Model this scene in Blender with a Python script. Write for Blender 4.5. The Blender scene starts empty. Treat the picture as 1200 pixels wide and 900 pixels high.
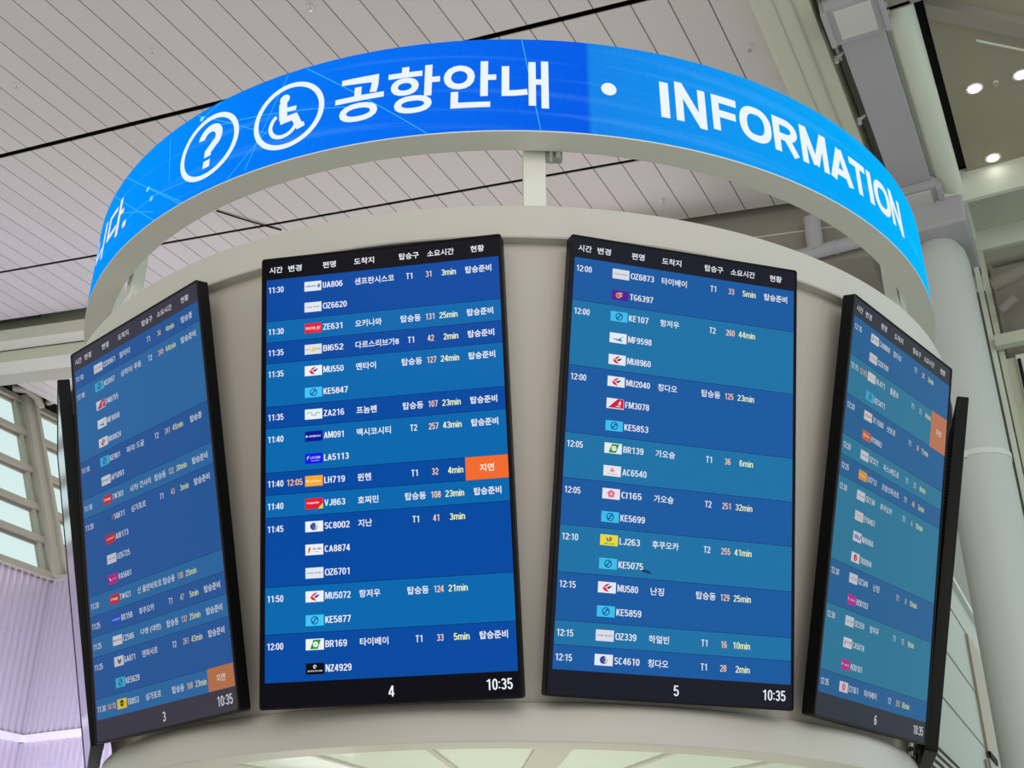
import bpy, bmesh, math, random
from mathutils import Vector, Matrix
random.seed(7)
C = bpy.context.scene.collection
SC = bpy.context.scene
PI = math.pi

# ------------------------------------------------------------------ camera
ZO = 3.35                                   # height of the screens' centre line above the floor
CAM = Vector((0.0, -6.322, ZO - 1.7489))
def _cam():
    y, p, r = math.radians(0.1096), math.radians(27.0072), math.radians(-0.0365)
    fw = Vector((math.sin(y)*math.cos(p), math.cos(y)*math.cos(p), math.sin(p)))
    rt = Vector((math.cos(y), -math.sin(y), 0)); up = rt.cross(fw)
    r2 = math.cos(r)*rt + math.sin(r)*up; u2 = -math.sin(r)*rt + math.cos(r)*up
    cd = bpy.data.cameras.new('camera'); co = bpy.data.objects.new('camera', cd); C.objects.link(co)
    cd.sensor_fit = 'HORIZONTAL'; cd.sensor_width = 36; cd.lens = 1373.1*36/1200; cd.clip_end = 400
    m = Matrix((r2, u2, -fw)).transposed().to_4x4(); m.translation = CAM
    co.matrix_world = m; SC.camera = co
_cam()

# ------------------------------------------------------------------ sky, lights, exposure
SC.view_settings.view_transform = 'Standard'; SC.view_settings.look = 'None'
SC.view_settings.exposure = 0.0; SC.view_settings.gamma = 1.0
SC.view_settings.use_curve_mapping = False
def lin(c):
    c = c/255.0
    return c/12.92 if c <= 0.04045 else ((c+0.055)/1.055)**2.4
def rgb(t): return (lin(t[0]), lin(t[1]), lin(t[2]), 1.0)
W = bpy.data.worlds.new('sky'); SC.world = W; W.use_nodes = True
W.node_tree.nodes['Background'].inputs[0].default_value = rgb((220, 241, 240))
W.node_tree.nodes['Background'].inputs[1].default_value = 1.0
def area(name, loc, target, size, power, col=(255, 250, 242)):
    l = bpy.data.lights.new(name, 'AREA'); l.shape = 'RECTANGLE'; l.size, l.size_y = size; l.energy = power
    l.color = rgb(col)[:3]
    o = bpy.data.objects.new(name, l); C.objects.link(o); o.location = loc
    o.rotation_euler = (Vector(target) - Vector(loc)).to_track_quat('-Z', 'Y').to_euler()
    return o
# unseen fill lamps added for the roof and drum, standing in for hall lighting
area('roof_fill', (-4, 28, 0.6), (-4, 25, 16), (20, 10), 3900, (251, 236, 244))
area('side_fill', (-17, -2, 0.6), (-15, 4, 16), (10, 14), 860, (255, 252, 204))
area('front_fill', (0, -26, 9), (0, 0, 2.0), (28, 8), 2150, (255, 239, 234))
area('soffit_fill', (0, -1.35, 1.15), (0, -1.5, 3), (2.6, 0.5), 15, (244, 255, 236))  # added unseen lamp that brightens the drum's underside panels

# ------------------------------------------------------------------ materials
MATS = {}
def mat(name, col, rough=0.5, metal=0.0, noise=0.03, scale=3.0, spec=0.5, emit=None, estr=1.0, coat=0.0):
    if name in MATS: return MATS[name]
    m = bpy.data.materials.new(name); m.use_nodes = True; N = m.node_tree; b = N.nodes['Principled BSDF']
    c = rgb(col)
    b.inputs['Roughness'].default_value = rough; b.inputs['Metallic'].default_value = metal
    b.inputs['Specular IOR Level'].default_value = spec
    b.inputs['Base Color'].default_value = c
    if noise:
        tc = N.nodes.new('ShaderNodeTexCoord'); t = N.nodes.new('ShaderNodeTexNoise'); t.inputs['Scale'].default_value = scale
        t.inputs['Detail'].default_value = 4
        mr = N.nodes.new('ShaderNodeMapRange'); mr.inputs['To Min'].default_value = 1-noise; mr.inputs['To Max'].default_value = 1+noise
        mx = N.nodes.new('ShaderNodeVectorMath'); mx.operation = 'SCALE'; mx.inputs[0].default_value = c[:3]
        N.links.new(tc.outputs['Object'], t.inputs['Vector']); N.links.new(t.outputs['Fac'], mr.inputs['Value'])
        N.links.new(mr.outputs['Result'], mx.inputs['Scale']); N.links.new(mx.outputs['Vector'], b.inputs['Base Color'])
    if emit:
        b.inputs['Emission Color'].default_value = rgb(emit); b.inputs['Emission Strength'].default_value = estr
    MATS[name] = m
    return m
SHELL = mat('drum_paint', (202, 195, 187), 0.42, noise=0.015)
SHELLB = mat('drum_body_paint', (204, 194, 184), 0.5, noise=0.015)
RINGP = mat('ring_paint', (230, 229, 220), 0.5, noise=0.01)
SOFF = mat('soffit_glass', (232, 238, 226), 0.25, noise=0.02)
BLACK = mat('black_plastic', (13, 13, 14), 0.45, noise=0.0, spec=0.15)
BLACK2 = mat('black_housing', (20, 20, 20), 0.6, noise=0.0, spec=0.2)
STEEL = mat('bracket_steel', (190, 192, 188), 0.35, metal=0.6, noise=0.02)
ROOFP = mat('roof_backing', (28, 25, 23), 0.9, noise=0.0)
GIRD = mat('girder_cream', (206, 206, 186), 0.6, noise=0.03, scale=0.4)
GREY = mat('beam_grey', (178, 174, 180), 0.6, noise=0.02, scale=0.5)
DARKG = mat('dark_grey_steel', (150, 142, 132), 0.6, noise=0.03, scale=0.6)
PIPE = mat('pipe_paint', (222, 226, 212), 0.45, noise=0.04, scale=0.8)
COLM = mat('column_paint', (206, 208, 206), 0.5, noise=0.015, scale=0.5)
SOFM = mat('soffit_board', (162, 153, 134), 0.7, noise=0.02, scale=0.7)
VOID = mat('dark_void', (14, 13, 15), 0.9, noise=0.0)
FLOORM = mat('floor_stone', (204, 198, 190), 0.35, noise=0.06, scale=1.5)
WALLG = mat('wall_panel_glass', (182, 181, 164), 0.35, noise=0.03, scale=0.6)
PEACH = mat('wall_recess', (196, 178, 160), 0.6, noise=0.02)
FRAME = mat('window_frame_paint', (176, 176, 158), 0.5, noise=0.03, scale=0.7)
CORR = mat('corrugated_metal', (212, 207, 214), 0.27, metal=0.5, noise=0.02)
WHITE = mat('white_trim', (226, 226, 220), 0.45, noise=0.01)
PANEL = mat('box_lid', (212, 208, 206), 0.5, noise=0.01)
WALLB = mat('back_wall_paint', (150, 146, 140), 0.8, noise=0.03, scale=0.5)

def seam_mat():                                         # white ceiling boards with dark joints every 0.585 m
    m = bpy.data.materials.new('ceiling_boards'); m.use_nodes = True; N = m.node_tree; b = N.nodes['Principled BSDF']
    b.inputs['Roughness'].default_value = 0.55
    tc = N.nodes.new('ShaderNodeTexCoord'); sx = N.nodes.new('ShaderNodeSeparateXYZ'); N.links.new(tc.outputs['Object'], sx.inputs[0])
    a = N.nodes.new('ShaderNodeMath'); a.operation = 'ADD'; a.inputs[1].default_value = 3.36 + 58.5 + 0.011; N.links.new(sx.outputs['X'], a.inputs[0])
    d = N.nodes.new('ShaderNodeMath'); d.operation = 'DIVIDE'; d.inputs[1].default_value = 0.585; N.links.new(a.outputs[0], d.inputs[0])
    f = N.nodes.new('ShaderNodeMath'); f.operation = 'FRACT'; N.links.new(d.outputs[0], f.inputs[0])
    l = N.nodes.new('ShaderNodeMath'); l.operation = 'LESS_THAN'; l.inputs[1].default_value = 0.036; N.links.new(f.outputs[0], l.inputs[0])
    fl = N.nodes.new('ShaderNodeMath'); fl.operation = 'FLOOR'; N.links.new(d.outputs[0], fl.inputs[0])
    wn = N.nodes.new('ShaderNodeTexWhiteNoise'); wn.noise_dimensions = '1D'; N.links.new(fl.outputs[0], wn.inputs['W'])
    mr = N.nodes.new('ShaderNodeMapRange'); mr.inputs['To Min'].default_value = 0.97; mr.inputs['To Max'].default_value = 1.03; N.links.new(wn.outputs['Value'], mr.inputs['Value'])
    sc = N.nodes.new('ShaderNodeVectorMath'); sc.operation = 'SCALE'; sc.inputs[0].default_value = rgb((206, 201, 196))[:3]; N.links.new(mr.outputs[0], sc.inputs['Scale'])
    mx = N.nodes.new('ShaderNodeMix'); mx.data_type = 'RGBA'; N.links.new(l.outputs[0], mx.inputs['Factor'])
    N.links.new(sc.outputs[0], mx.inputs[6]); mx.inputs[7].default_value = rgb((84, 80, 78))
    N.links.new(mx.outputs[2], b.inputs['Base Color'])
    return m
CEIL = seam_mat()

def glass_mat():
    m = bpy.data.materials.new('window_glass'); m.use_nodes = True; N = m.node_tree
    N.nodes.remove(N.nodes['Principled BSDF'])
    t = N.nodes.new('ShaderNodeBsdfTransparent'); t.inputs[0].default_value = (0.985, 1.0, 1.0, 1)
    g = N.nodes.new('ShaderNodeBsdfGlossy'); g.inputs['Roughness'].default_value = 0.03
    x = N.nodes.new('ShaderNodeMixShader'); x.inputs[0].default_value = 0.03
    N.links.new(t.outputs[0], x.inputs[1]); N.links.new(g.outputs[0], x.inputs[2])
    N.links.new(x.outputs[0], N.nodes['Material Output'].inputs[0])
    return m
GLASS = glass_mat()

# ------------------------------------------------------------------ mesh helpers
class MB:
    def __init__(s): s.v = []; s.f = []; s.m = []
    def add(s, vs, fs, m=0):
        o = len(s.v); s.v += [tuple(v) for v in vs]
        for f in fs: s.f.append(tuple(i+o for i in f)); s.m.append(m)
    def box(s, a, b, m=0, M=None):
        (x0, y0, z0), (x1, y1, z1) = a, b
        vs = [Vector(t) for t in ((x0,y0,z0),(x1,y0,z0),(x1,y1,z0),(x0,y1,z0),(x0,y0,z1),(x1,y0,z1),(x1,y1,z1),(x0,y1,z1))]
        if M: vs = [M @ v for v in vs]
        s.add(vs, ((0,3,2,1),(4,5,6,7),(0,1,5,4),(1,2,6,5),(2,3,7,6),(3,0,4,7)), m)
    def hexa(s, vs, m=0):
        s.add(vs, ((0,3,2,1),(4,5,6,7),(0,1,5,4),(1,2,6,5),(2,3,7,6),(3,0,4,7)), m)
    def lathe(s, prof, n=192, m=0, c=(0,0), a0=0.0, a1=2*PI, closed=True):
        full = abs(a1-a0-2*PI) < 1e-6; k = len(prof); o = len(s.v); cols = n if full else n+1
        for i in range(cols):
            a = a0 + (a1-a0)*i/n
            for r, z in prof: s.v.append((c[0]+r*math.sin(a), c[1]-r*math.cos(a), z))
        for i in range(n):
            i2 = (i+1) % cols
            for j in range(k if closed else k-1):
                j2 = (j+1) % k
                s.f.append((o+i*k+j, o+i2*k+j, o+i2*k+j2, o+i*k+j2)); s.m.append(m)
        if not full and closed:
            s.f.append(tuple(o+j for j in range(k))); s.m.append(m)
            s.f.append(tuple(o+n*k+j for j in reversed(range(k)))); s.m.append(m)
    def tube(s, p, q, r, n=24, m=0, r2=None, caps=True):
        p, q = Vector(p), Vector(q); d = (q-p).normalized(); r2 = r if r2 is None else r2
        a = d.orthogonal().normalized(); b = d.cross(a)
        vs = [p + r*(a*math.cos(2*PI*i/n)+b*math.sin(2*PI*i/n)) for i in range(n)] + [q + r2*(a*math.cos(2*PI*i/n)+b*math.sin(2*PI*i/n)) for i in range(n)]
        fs = [(i, (i+1) % n, n+(i+1) % n, n+i) for i in range(n)]
        if caps: fs += [tuple(reversed(range(n))), tuple(range(n, 2*n))]
        s.add(vs, fs, m)
    def path(s, pts, r, n=12, m=0):
        pts = [Vector(p) for p in pts]; o = len(s.v); prev = None
        for i, p in enumerate(pts):
            d = (pts[min(i+1, len(pts)-1)] - pts[max(i-1, 0)]).normalized()
            a = d.orthogonal().normalized() if prev is None else (prev - d*prev.dot(d)).normalized()
            prev = a; b = d.cross(a)
            for j in range(n): s.v.append(tuple(p + r*(a*math.cos(2*PI*j/n)+b*math.sin(2*PI*j/n))))
        for i in range(len(pts)-1):
            for j in range(n):
                s.f.append((o+i*n+j, o+i*n+(j+1) % n, o+(i+1)*n+(j+1) % n, o+(i+1)*n+j)); s.m.append(m)
        s.f.append(tuple(o+j for j in reversed(range(n)))); s.m.append(m)
        s.f.append(tuple(o+(len(pts)-1)*n+j for j in range(n))); s.m.append(m)
    def build(s, name, mats, parent=None, smooth=None, bevel=0.0, matrix=None, fix=True):
        me = bpy.data.meshes.new(name); me.from_pydata(s.v, [], s.f)
        if not isinstance(mats, (list, tuple)): mats = [mats]
        for mm in mats: me.materials.append(mm)
        me.polygons.foreach_set('material_index', s.m)
        if fix:
            bm = bmesh.new(); bm.from_mesh(me); bmesh.ops.recalc_face_normals(bm, faces=bm.faces); bm.to_mesh(me); bm.free()
        if smooth:
            me.polygons.foreach_set('use_smooth', [True]*len(me.polygons)); me.set_sharp_from_angle(angle=math.radians(smooth))
        me.update()
        o = bpy.data.objects.new(name, me); C.objects.link(o)
        if parent: o.parent = parent
        if matrix is not None: o.matrix_basis = matrix
        if bevel:
            b = o.modifiers.new('bevel', 'BEVEL'); b.width = bevel; b.segments = 2; b.limit_method = 'ANGLE'
        return o
def tag(o, label, cat, group=None):
    o['label'] = label; o['category'] = cat
    if group: o['group'] = group
    return o
def empty(name, matrix):
    o = bpy.data.objects.new(name, None); C.objects.link(o); o.matrix_world = matrix; o.empty_display_size = 0.2
    return o
def struct(o, label=None):
    o['kind'] = 'structure'
    if label: o['label'] = label
    return o

# upright condensed lettering drawn as strokes (capital height 1); used for figures and Latin capitals
def _arc(cx, cy, rx, ry, a0, a1, n=14, e=2.0):
    out = []
    for i in range(n+1):
        q = math.radians(a0+(a1-a0)*i/n); c, s = math.cos(q), math.sin(q)
        out.append((cx+rx*math.copysign(abs(c)**(2/e), c), cy+ry*math.copysign(abs(s)**(2/e), s)))
    return out
def stroke_font(t, w=0.5):
    h = t/2; l, r, b, tp, m, cx = h, w-h, h, 1-h, 0.52, w/2; rx = cx-h; G = {}
    def g(ch, wd, *paths): G[ch] = (wd, paths)
    O = _arc(cx, .5, rx, .5-h, 0, 360, 32, 2.35)
    g('0', w, O); g('O', w+.06, [(x*(w+.06)/w if x > cx else x, y) for x, y in _arc(cx+.03, .5, rx+.03, .5-h, 0, 360, 32, 2.35)])
    g('C', w, _arc(cx, .5, rx, .5-h, 42, 318, 26, 2.35)); g('G', w+.03, _arc(cx, .5, rx, .5-h, 42, 345, 26, 2.35)+[(r, .46), (cx, .46)])
    g('Q', w, O, [(.28, .24), (w, .0)])
    g('D', w, [(l, b)]+[(l, tp), (cx-.04, tp)]+_arc(cx-.04, .5, r-cx+.04, .5-h, 90, -90, 16, 2.3)+[(l, b)], [(l, 0), (l, 1)])
    up = lambda y0, y1, x1: [(l, y1), (cx, y1)]+_arc(cx, (y0+y1)/2, x1-cx, (y1-y0)/2, 90, -90, 12)+[(l, y0)]
    g('B', w, [(l, 0), (l, 1)], up(m, tp, r-.02), up(b, m, r)); g('P', w, [(l, 0), (l, 1)], up(.44, tp, r)); g('R', w, [(l, 0), (l, 1)], up(.46, tp, r), [(cx+.02, .46), (r+.02, 0)])
    yt, yb = (tp+m)/2, (m+b)/2
    g('S', w, _arc(cx, yt, rx, (tp-m)/2, 25, 270, 16)+_arc(cx, yb, rx, (m-b)/2, 90, -155, 16)[1:])
    g('1', w, [(cx+.06, 0), (cx+.06, 1)], [(cx-.15, .80), (cx+.06, .90)])
    g('2', w, _arc(cx, .70, rx, .30-h, 170, -30, 14)+[(l, b+.02), (l, b), (w, b)])
    g('3', w, _arc(cx, yt, rx-.01, (tp-m)/2, 160, -90, 14)+[(cx-.05, m)], [(cx-.05, m)]+_arc(cx, yb, rx, (m-b)/2, 90, -160, 14))
    g('4', w, [(w*.70, 0), (w*.70, 1)], [(w*.66, .97), (l*.6, .30)], [(0, .26), (w, .26)])
    g('5', w, [(r, tp), (l+.03, tp), (l+.01, .48)], [(l+.01, .50)]+_arc(cx, .33, rx, .33-h, 135, -160, 16))
    six = (_arc(cx, .32, rx, .32-h, 0, 360, 24, 2.2), _arc(cx, .5, rx, .5-h, 40, 180, 14, 2.35)+[(l, .32)])
    g('6', w, *six); g('9', w, *[[(w-x, 1-y) for x, y in p] for p in six])
    g('8', w, _arc(cx, (tp+m)/2, rx-.015, (tp-m)/2, 0, 360, 22, 2.1), _arc(cx, (m+b)/2, rx, (m-b)/2, 0, 360, 22, 2.1))
    g('7', w, [(0, tp), (r, tp), (cx-.06, 0)])
    g('A', w+.06, [(h*.9, 0), (cx+.03, .985), (w+.06-h*.9, 0)], [(.11, .28), (w-.05, .28)]); g('V', w+.04, [(h*.9, 1), (cx+.02, .015), (w+.04-h*.9, 1)])
    g('E', w-.04, [(w-.04, tp), (l, tp), (l, b), (w-.04, b)], [(l, m), (w-.07, m)]); g('F', w-.06, [(w-.06, tp), (l, tp), (l, 0)], [(l, .49), (w-.10, .49)]); g('L', w-.08, [(l, 1), (l, b), (w-.08, b)])
    g('H', w, [(l, 0), (l, 1)], [(r, 0), (r, 1)], [(l, m), (r, m)]); g('I', t, [(h, 0), (h, 1)]); g('T', w, [(0, tp), (w, tp)], [(cx, 0), (cx, tp)])
    g('J', w-.06, [(w-.06-h, 1)]+_arc((w-.06)/2, .27, (w-.06)/2-h, .27-h, 0, -175, 14))
    g('K', w, [(l, 0), (l, 1)], [(r, 1), (l+.02, .38)], [(l+.12, .52), (r+.01, 0)])
    g('M', w+.2, [(l, 0), (l, .99), (l+.06, .99), (cx+.1, .08), (w+.14-h, .99), (w+.2-h, .99), (w+.2-h, 0)]); g('N', w+.04, [(l, 0), (l, .99), (l+.03, .99), (w+.01-h, .01), (w+.04-h, .01), (w+.04-h, 1)])
    g('U', w, [(l, 1)]+_arc(cx, .30, rx, .30-h, 180, 360, 14)+[(r, 1)]); g('W', w+.25, [(h*.8, 1), (.24, .03), (cx+.125, .95), (w+.01, .03), (w+.25-h*.8, 1)])
    g('X', w, [(h, 1), (w-h, 0)], [(w-h, 1), (h, 0)]); g('Y', w, [(h, 1), (cx, .42), (w-h, 1)], [(cx, .45), (cx, 0)]); g('Z', w, [(0, tp), (r, tp), (l, b), (w, b)])
    g(':', t+.02, [(h+.01, .12), (h+.01, .12+t)], [(h+.01, .62), (h+.01, .62+t)])
    x = .74; n = .40
    arch = lambda x0, x1: [(x0, 0), (x0, x-.22)]+_arc((x0+x1)/2, x-.22, (x1-x0)/2, .22-h, 180, 0, 10)+[(x1, 0)]
    g('n', n, [(l, 0), (l, x)], arch(l, n-h)); g('m', .66, [(l, 0), (l, x)], arch(l, .33), arch(.33, .66-h)); g('i', t, [(h, 0), (h, x)], [(h, 1-t*.9), (h, 1)])
    g(' ', .2)
    return G
def ribbon(path, t):
    """a mitred band along a polyline; very sharp turns are left as two overlapping ends"""
    pts = [path[0]]
    for p in path[1:]:
        if math.hypot(p[0]-pts[-1][0], p[1]-pts[-1][1]) > 1e-4: pts.append(p)
    closed = len(pts) > 3 and math.hypot(pts[0][0]-pts[-1][0], pts[0][1]-pts[-1][1]) < 1e-3
    if closed: pts = pts[:-1]
    n = len(pts); vs = []; fs = []; m = n if closed else n-1
    def nrm(i):
        (x0, y0), (x1, y1) = pts[i % n], pts[(i+1) % n]; L = math.hypot(x1-x0, y1-y0); return (-(y1-y0)/L, (x1-x0)/L)
    def off(i, seg, other):
        a = nrm(seg)
        if other is not None:
            b2 = nrm(other); mx, my = a[0]+b2[0], a[1]+b2[1]; q = mx*mx+my*my
            if q > 1.1: return (mx*2/q, my*2/q)
        return a
    for i in range(m):
        prv = i-1 if (i > 0 or closed) else None; nxt = i+1 if (i < m-1 or closed) else None
        o = len(vs)
        for p, e in ((pts[i], off(i, i, prv)), (pts[(i+1) % n], off(i+1, i, nxt))):
            vs += [(p[0]-e[0]*t/2, p[1]-e[1]*t/2), (p[0]+e[0]*t/2, p[1]+e[1]*t/2)]
        fs.append((o, o+2, o+3, o+1))
    return vs, fs
FONTS = {'board': (stroke_font(0.12, 0.42), 0.12, 0.065), 'led': (stroke_font(0.205, 0.78), 0.205, 0.10)}
def stroke_text(text, font):
    G, t, gap = FONTS[font]; vs = []; fs = []; x = 0.0
    for c in text:
        wd, paths = G[c]
        for p in paths:
            v, f = ribbon(p, t); o = len(vs); vs += [(x+a, b) for a, b in v]; fs += [tuple(i+o for i in q) for q in f]
        x += wd+gap
    x -= gap
    ff = []
    for f in fs:
        ar = sum(vs[f[i]][0]*vs[f[(i+1) % len(f)]][1]-vs[f[(i+1) % len(f)]][0]*vs[f[i]][1] for i in range(len(f)))
        ff.append(f if ar >= 0 else tuple(reversed(f)))
    return [(a/x, b) for a, b in vs], ff, x

# text outlines from Blender's own built-in typeface (with its Korean fallback)
_gl = {}
def glyphs(text, off, font='board'):
    k = (text, off, font)
    if k not in _gl and all(c in FONTS[font][0] for c in text): _gl[k] = stroke_text(text, font)
    if k not in _gl:
        cu = bpy.data.curves.new('t', 'FONT'); cu.body = text; cu.offset = off; cu.resolution_u = 4; cu.fill_mode = 'FRONT'
        o = bpy.data.objects.new('t', cu); C.objects.link(o)
        me = o.evaluated_get(bpy.context.evaluated_depsgraph_get()).to_mesh()
        vs = [(v.co.x, v.co.y) for v in me.vertices]; fs = [tuple(p.vertices) for p in me.polygons]
        # keep every face turned to +Z
        ff = []
        for f in fs:
            ar = sum(vs[f[i]][0]*vs[f[(i+1) % len(f)]][1]-vs[f[(i+1) % len(f)]][0]*vs[f[i]][1] for i in range(len(f)))
            ff.append(f if ar >= 0 else tuple(reversed(f)))
        bpy.data.objects.remove(o); bpy.data.curves.remove(cu)
        x0 = min(v[0] for v in vs); x1 = max(v[0] for v in vs); y0 = min(v[1] for v in vs); y1 = max(v[1] for v in vs)
        _gl[k] = ([((x-x0)/(x1-x0), (y-y0)/(y1-y0)) for x, y in vs], ff, (x1-x0)/(y1-y0))
    return _gl[k]

# ------------------------------------------------------------------ setting: floor, roof, walls  (building grid turned 27 degrees, origin under the camera)
ENV = Matrix.Translation((CAM.x, CAM.y, CAM.z)) @ Matrix.Rotation(math.radians(-27), 4, 'Z')
HF = -CAM.z                                             # floor height in that grid
def env(mb, name, mats, **k): return mb.build(name, mats, matrix=ENV, **k)
def ch(v): return 13.0 - 0.145*v                        # roof slope
def slab(mb, v0, v1, u0, u1, t0, t1, m=0):              # slab that follows the roof: t0..t1 above the ceiling plane
    mb.hexa([(v0,u0,ch(v0)+t0),(v1,u0,ch(v1)+t0),(v1,u1,ch(v1)+t0),(v0,u1,ch(v0)+t0),(v0,u0,ch(v0)+t1),(v1,u0,ch(v1)+t1),(v1,u1,ch(v1)+t1),(v0,u1,ch(v0)+t1)], m)

b = MB(); b.box((-40, -30, HF-0.3), (14, 48, HF)); struct(env(b, 'floor', FLOORM))
b = MB()
for u0, u1 in ((-13, -7.04), (-6.96, 0.95), (1.05, 4.95), (5.05, 8.95), (9.05, 12.94), (13.065, 16.955), (17.045, 19.2)):
    slab(b, -29.6, -2.8, u0, u1, 0, 0.02, 0)
slab(b, -29.6, -2.4, 21.4, 44, -0.05, 0.1, 0)
slab(b, -30.3, -2.4, -13, 44, 0.45, 0.6, 1)
struct(env(b, 'ceiling', [CEIL, ROOFP]))

# long girder at the right edge of the boards, cream underside folding up to the right
b = MB()
prof = [(-2.8, 13.38), (-2.72, 13.28), (-2.45, 13.22), (-2.3, 13.22), (-1.95, 13.25), (-1.9, 14.2), (-2.8, 14.2)]
for u0, u1 in ((-8, 20.9),):
    n = len(prof); vs = [(v, u0, h) for v, h in prof] + [(v, u1, h) for v, h in prof]
    b.add(vs, [(i, (i+1) % n, n+(i+1) % n, n+i) for i in range(n)] + [tuple(range(n)), tuple(reversed(range(n, 2*n)))])
for v in (-2.44, -2.18): b.box((v-0.004, -8, 13.208), (v+0.004, 20.9, 13.225), 1)
struct(env(b, 'girder', [GIRD, FRAME]), 'long cream roof girder along the right edge of the boarded ceiling')
# grey box beam beside it with junction boxes
b = MB(); b.box((-1.72, -4, 13.2), (-1.04, 19.2, 13.75)); b.box((-1.80, 19.55, 13.12), (-1.02, 23.0, 13.7)); b.box((-1.04, 14.45, 13.3), (-0.96, 19.6, 13.6), 1)
o = struct(env(b, 'box_beam', [GREY, FRAME], bevel=0.015), 'flat grey box beam running beside the cream girder')
for u, l in ((13.9, 0.85), (19.2, 0.8)):
    b = MB()
    b.box((-1.78, u, 13.05), (-0.98, u+l, 13.3)); b.box((-1.66, u+0.1, 13.035), (-1.1, u+l-0.1, 13.06), 1)
    b.box((-1.84, u+0.05, 13.0), (-1.76, u+l-0.02, 13.3)); b.box((-1.0, u+0.05, 13.0), (-0.92, u+l-0.02, 13.3))
    for k in range(4): b.box((-0.93, u+0.1+k*0.18, 13.03), (-0.89, u+0.16+k*0.18, 13.2))
    x = b.build('junction_box', [GREY, PANEL], parent=o, bevel=0.01)
b = MB()
for u in (15.2, 16.9):
    b.tube((-1.74, u, 13.28), (-1.86, u, 13.22), 0.03, 12); b.tube((-1.86, u, 13.24), (-1.86, u, 13.12), 0.035, 12)
b.build('hook', GREY, parent=o, smooth=40)
b = MB()
b.path([(-1.86, 13.2, 13.5), (-1.84, 14.2, 13.45), (-1.86, 15.0, 13.5), (-1.84, 15.6, 13.5)], 0.03); b.path([(-1.8, 13.5, 13.6), (-1.88, 14.6, 13.42), (-1.82, 15.4, 13.62)], 0.025)
b.build('conduit', WHITE, parent=o, smooth=40)
b = MB(); b.box((-1.9, -4, 14.3), (0.2, 24, 14.4)); b.box((-1.9, 15.2, 13.75), (-1.76, 24, 14.3), 1)
struct(env(b, 'trim_1', [VOID, DARKG]), 'dark gap and steel web behind the grey box beam')
# round pipe, black slot, soffit with downlights
b = MB(); b.tube((-0.78, 14.45, 13.42), (-0.78, 27, 13.42), 0.23, 40)
struct(env(b, 'pipe', PIPE, smooth=40), 'round pale green roof pipe beside the grey beam')
b = MB(); b.box((-0.98, 13.3, 13.1), (0.5, 14.43, 14.0)); b.box((-1.02, 14.3, 13.1), (-0.55, 14.45, 13.6))
struct(env(b, 'pipe_bracket', DARKG, bevel=0.03), 'grey transverse plate at the near end of the round pipe')
b = MB(); b.box((-0.42, 14.0, 13.62), (6, 19.85, 13.75)); b.box((-0.62, 14.0, 13.75), (6, 27, 13.9), 1)
b.box((-0.42, 23.0, 13.62), (6, 26, 13.75))
struct(env(b, 'soffit', [SOFM, VOID]), 'brown grey soffit with round downlights at upper right')
b = MB(); b.hexa([(-0.4, 14.9, 13.45), (3, 17.9, 13.45), (3, 18.25, 13.45), (-0.4, 15.25, 13.45), (-0.4, 14.9, 13.62), (3, 17.9, 13.62), (3, 18.25, 13.62), (-0.4, 15.25, 13.62)])
b.hexa([(0.2, 16.06, 13.42), (1.1, 16.86, 13.42), (1.1, 16.88, 13.42), (0.2, 16.08, 13.42), (0.2, 16.06, 13.46), (1.1, 16.86, 13.46), (1.1, 16.88, 13.46), (0.2, 16.08, 13.46)], 1)
struct(env(b, 'diagonal_brace', [DARKG, WHITE]), 'diagonal grey brace crossing the downlight soffit')
# transverse beam with two light flanges
b = MB()
b.box((-0.72, 19.85, 13.0), (6, 19.95, 13.7)); b.box((-0.72, 21.75, 13.0), (6, 21.85, 13.7))
b.box((-0.72, 19.95, 13.45), (6, 21.75, 13.6), 1); b.box((-0.72, 21.85, 13.04), (6, 22.8, 13.6), 1)
b.hexa([(-1.05, 19.67, 13.0), (-0.72, 19.85, 13.0), (-0.72, 19.95, 13.0), (-1.05, 19.77, 13.0), (-1.05, 19.67, 13.7), (-0.72, 19.85, 13.7), (-0.72, 19.95, 13.7), (-1.05, 19.77, 13.7)])
b.hexa([(-1.1, 21.65, 13.0), (-0.72, 21.75, 13.0), (-0.72, 21.85, 13.0), (-1.1, 21.75, 13.0), (-1.1, 21.65, 13.7), (-0.72, 21.75, 13.7), (-0.72, 21.85, 13.7), (-1.1, 21.75, 13.7)])
struct(env(b, 'transverse_beam', [PIPE, GIRD]), 'grey transverse beam with two pale flanges right of the sign')

# the great round column
b = MB(); cc = (-1.265, 20.5); Rc = 0.535
b.lathe([(Rc, HF), (Rc, 12.0), (Rc*0.93, 12.3), (Rc*0.72, 12.52), (0.01, 12.56), (0.01, HF)], 96, 0, cc)
o = struct(env(b, 'column', COLM, smooth=40), 'thick round light grey column right of the boards')
b = MB(); b.lathe([(Rc, 8.02), (Rc+0.018, 8.02), (Rc+0.018, 8.12), (Rc, 8.12)], 96, 0, cc); b.box((cc[0]-0.25, cc[1]-0.57, 7.98), (cc[0]-0.12, cc[1]-0.5, 8.1))
b.build('clamp_band', WHITE, parent=o, smooth=40)
b = MB(); b.box((-1.9, 19.7, 12.5), (-0.6, 21.9, 13.1)); struct(env(b, 'column_head', GREY, bevel=0.05), 'grey block on top of the round column')

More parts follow.
